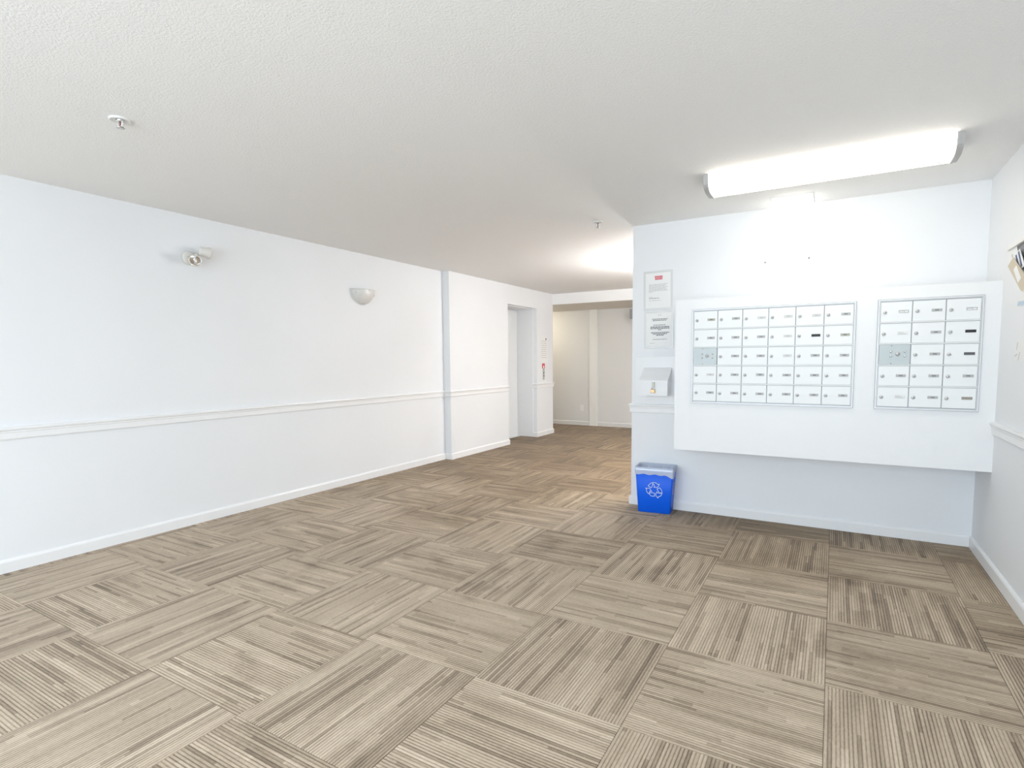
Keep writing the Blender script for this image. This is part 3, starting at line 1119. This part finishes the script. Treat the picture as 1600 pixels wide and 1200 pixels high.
sprinkler('white ceiling sprinkler with wide ring opposite the emergency light', 1.426, 1.345, 0.044, 0.036)
sprinkler('small white ceiling sprinkler near the free end of the mailbox wall', 2.614, 4.236, 0.038, 0.045)

# ------------------------------------------------------------------ elevator side notice, red sign, call panel, outlet, hanging sign
t = thing('posted_notice', 'pale posted notice on the wall strip beside the elevator', 'notice', (PX, 8.076, 1.232))
obj('sheet', B(0, 0.003, -0.125, 0.125, 0, 0.41, bevel=0.001), M['paper'], t)
bm = bmesh.new()
rng = random.Random(3)
for k in range(9):
    z = 0.345 - 0.034 * k
    y = -0.09
    while y < 0.085:
        w = rng.uniform(0.015, 0.05)
        box(bm, 0.003, 0.0034, y, min(y + w, 0.095), z - 0.004, z + 0.004, mi=0)
        y += w + 0.015
box(bm, 0.003, 0.0035, 0.055, 0.09, 0.365, 0.395, mi=1)
obj('print', bm, [M['ink_l'], M['plate_d']], t)['kind'] = 'stuff'
t = thing('fire_sign', 'small red fire sign above the steel call panel beside the elevator', 'sign', (PX, 8.060, 1.124))
obj('plaque', B(0, 0.004, -0.047, 0.047, 0, 0.083, bevel=0.002), M['red'], t)
bm = bmesh.new()
prism(bm, [(-0.018, 0.008), (0.014, 0.008), (0.022, 0.025), (0.010, 0.045), (0.004, 0.060), (-0.006, 0.048), (-0.012, 0.036), (-0.022, 0.024)], (0.004, 0.0046), 'x')
obj('flame_mark', bm, M['paper'], t)
t = thing('call_panel', 'narrow steel elevator call panel under the red fire sign', 'call panel', (PX, 8.066, 0.936))
obj('face_plate', B(0, 0.006, -0.027, 0.027, 0, 0.183, bevel=0.0015), M['plate'], t)
for z in (0.115, 0.065):
    bm = bmesh.new()
    lathe(bm, [(0, 0.011), (0.011, 0.011), (0.013, 0.009), (0.013, 0.004)], 16, aim((0, 0, z), (1, 0, 0)))
    obj('button', bm, M['plate_d'], t)

t = thing('wall_outlet', 'white duplex outlet low on the grey far wall', 'outlet', (0.095, YF, 0.275))
op = obj('cover_plate', B(-0.038, 0.038, -0.006, 0, 0, 0.117, bevel=0.002), M['white_pl'], t)
for z in (0.036, 0.081):
    rc = obj('receptacle', B(-0.017, 0.017, -0.009, -0.006, z - 0.014, z + 0.014, bevel=0.002), M['white_pl'], t)
    bm = bmesh.new()
    box(bm, -0.008, -0.005, -0.0094, -0.009, z - 0.004, z + 0.007)
    box(bm, 0.005, 0.008, -0.0094, -0.009, z - 0.004, z + 0.007)
    obj('slot', bm, M['dark'], rc)

t = thing('hanging_sign', 'grey sign box hung from the lowered ceiling behind the mailbox wall end', 'sign', (1.43, 9.0, HS))
obj('sign_box', B(-0.155, 0.155, -0.022, 0.022, -0.255, -0.085, bevel=0.003), M['sign_grey'], t)
for x in (-0.11, 0.11):
    obj('stem', B(x - 0.006, x + 0.006, -0.006, 0.006, -0.085, 0.0), M['sign_grey'], t)


# ------------------------------------------------------------------ letter rack and papers on the right wall
def wall_poly(bm, pts, x0, x1, mi=0):
    """outline in (y, z) on the right wall, thick from x0 to x1 (distances from the wall)"""
    return prism(bm, pts, (XR - x1, XR - x0), 'x', mi)


RKY, RKZ = 3.62, 1.56
t = thing('letter_rack', 'white wall letter rack with a dark grey back on the right wall', 'rack', (XR, RKY, RKZ))


def rack(bm, y0, y1, z0, z1, x0, x1, **k):
    return box(bm, -x1, -x0, y0, y1, z0, z1, **k)


obj('back_panel', prism(bmesh.new(), [(0.315, 0.285), (-0.37, 0.285), (-0.37, 0.15), (0.12, 0.15), (0.165, 0.175), (0.205, 0.205)], (-0.008, 0.0), 'x'), M['grey_tray'], t)
obj('top_rail', rack(bmesh.new(), -0.37, 0.355, 0.283, 0.308, 0.0, 0.024, bevel=0.002), M['ivory_w'], t)
obj('side_rail', rack(bmesh.new(), -0.385, -0.37, 0.02, 0.308, 0.0, 0.024, bevel=0.002), M['ivory_w'], t)
obj('pocket_front', rack(bmesh.new(), -0.385, -0.09, -0.02, 0.10, 0.036, 0.040, bevel=0.001), M['white_pl'], t)
obj('pocket_floor', rack(bmesh.new(), -0.385, -0.09, -0.02, -0.016, 0.0, 0.036), M['white_pl'], t)


def quad(c, w, h, rot):
    c_, s_ = math.cos(rot), math.sin(rot)
    return [(c[0] + x * c_ - y * s_, c[1] + x * s_ + y * c_) for x, y in ((-w / 2, -h / 2), (w / 2, -h / 2), (w / 2, h / 2), (-w / 2, h / 2))]


def paper_thing(name, label, pts, x0, x1, m, extra=()):
    cy_ = sum(p[0] for p in pts) / len(pts)
    cz_ = min(p[1] for p in pts)
    t_ = thing(name, label, 'paper', (XR, cy_, cz_))
    lp = lambda q: [(p[0] - cy_, p[1] - cz_) for p in q]
    obj('sheet', prism(bmesh.new(), lp(pts), (-x1, -x0), 'x'), m, t_)
    for en, ep, em in extra:
        obj(en, prism(bmesh.new(), lp(ep), (-x1 - 0.0006, -x1), 'x'), em, t_)
    return t_


paper_thing('white_card', 'plain white card tucked in the letter rack behind the tan envelope',
            [(4.0167, 1.8420), (3.9223, 1.7214), (3.7755, 1.7633), (3.8437, 1.8598)], 0.010, 0.012, M['paper'],
            [('print', [(3.9171, 1.8105), (3.9034, 1.7948), (3.8930, 1.8001), (3.9055, 1.8158)], M['plate'])])
paper_thing('navy_leaflet', 'navy and white striped leaflet tucked in the letter rack',
            [(3.8320, 1.7948), (3.7386, 1.6961), (3.6347, 1.7169), (3.7386, 1.8155)], 0.018, 0.020, M['paper'],
            [('print', [(3.8092, 1.7917), (3.7302, 1.7065), (3.7115, 1.7107), (3.7884, 1.7958)], M['card_blue']),
             ('print', [(3.7645, 1.8020), (3.6918, 1.7169), (3.6710, 1.7210), (3.7437, 1.8062)], M['card_blue'])])
paper_thing('tan_envelope', 'tan manila envelope leaning out of the letter rack',
            [(3.8926, 1.7496), (3.8025, 1.7824), (3.5853, 1.6697), (3.5238, 1.5673), (3.6263, 1.5929)], 0.028, 0.031, M['tan'],
            [('address_label', [(3.7748, 1.7158), (3.7287, 1.7312), (3.6314, 1.6544), (3.6775, 1.6339)], M['paper'])])
paper_thing('hanging_paper', 'white paper with a pale blue lower edge hanging under the letter rack',
            [(3.715, 1.64), (3.795, 1.528), (3.50, 1.51), (3.48, 1.63)], 0.001, 0.003, M['paper'],
            [('print', [(3.779, 1.550), (3.795, 1.529), (3.505, 1.512), (3.503, 1.536)], M['card_pale']),
             ('print', [(3.714, 1.638), (3.726, 1.600), (3.720, 1.598), (3.706, 1.638)], M['plate'])])
paper_thing('taped_note', 'small white note with a pen stroke below the hanging paper',
            [(3.755, 1.345), (3.800, 1.245), (3.52, 1.232), (3.50, 1.35)], 0.001, 0.003, M['paper'],
            [('print', [(3.747, 1.338), (3.759, 1.298), (3.753, 1.297), (3.741, 1.337)], M['plate']),
             ('print', [(3.783, 1.262), (3.735, 1.274), (3.737, 1.277), (3.786, 1.266)], M['ink_l']),
             ('print', [(3.70, 1.285), (3.72, 1.243), (3.715, 1.243), (3.695, 1.285)], M['ink_l'])])
print('tiles', ntile)
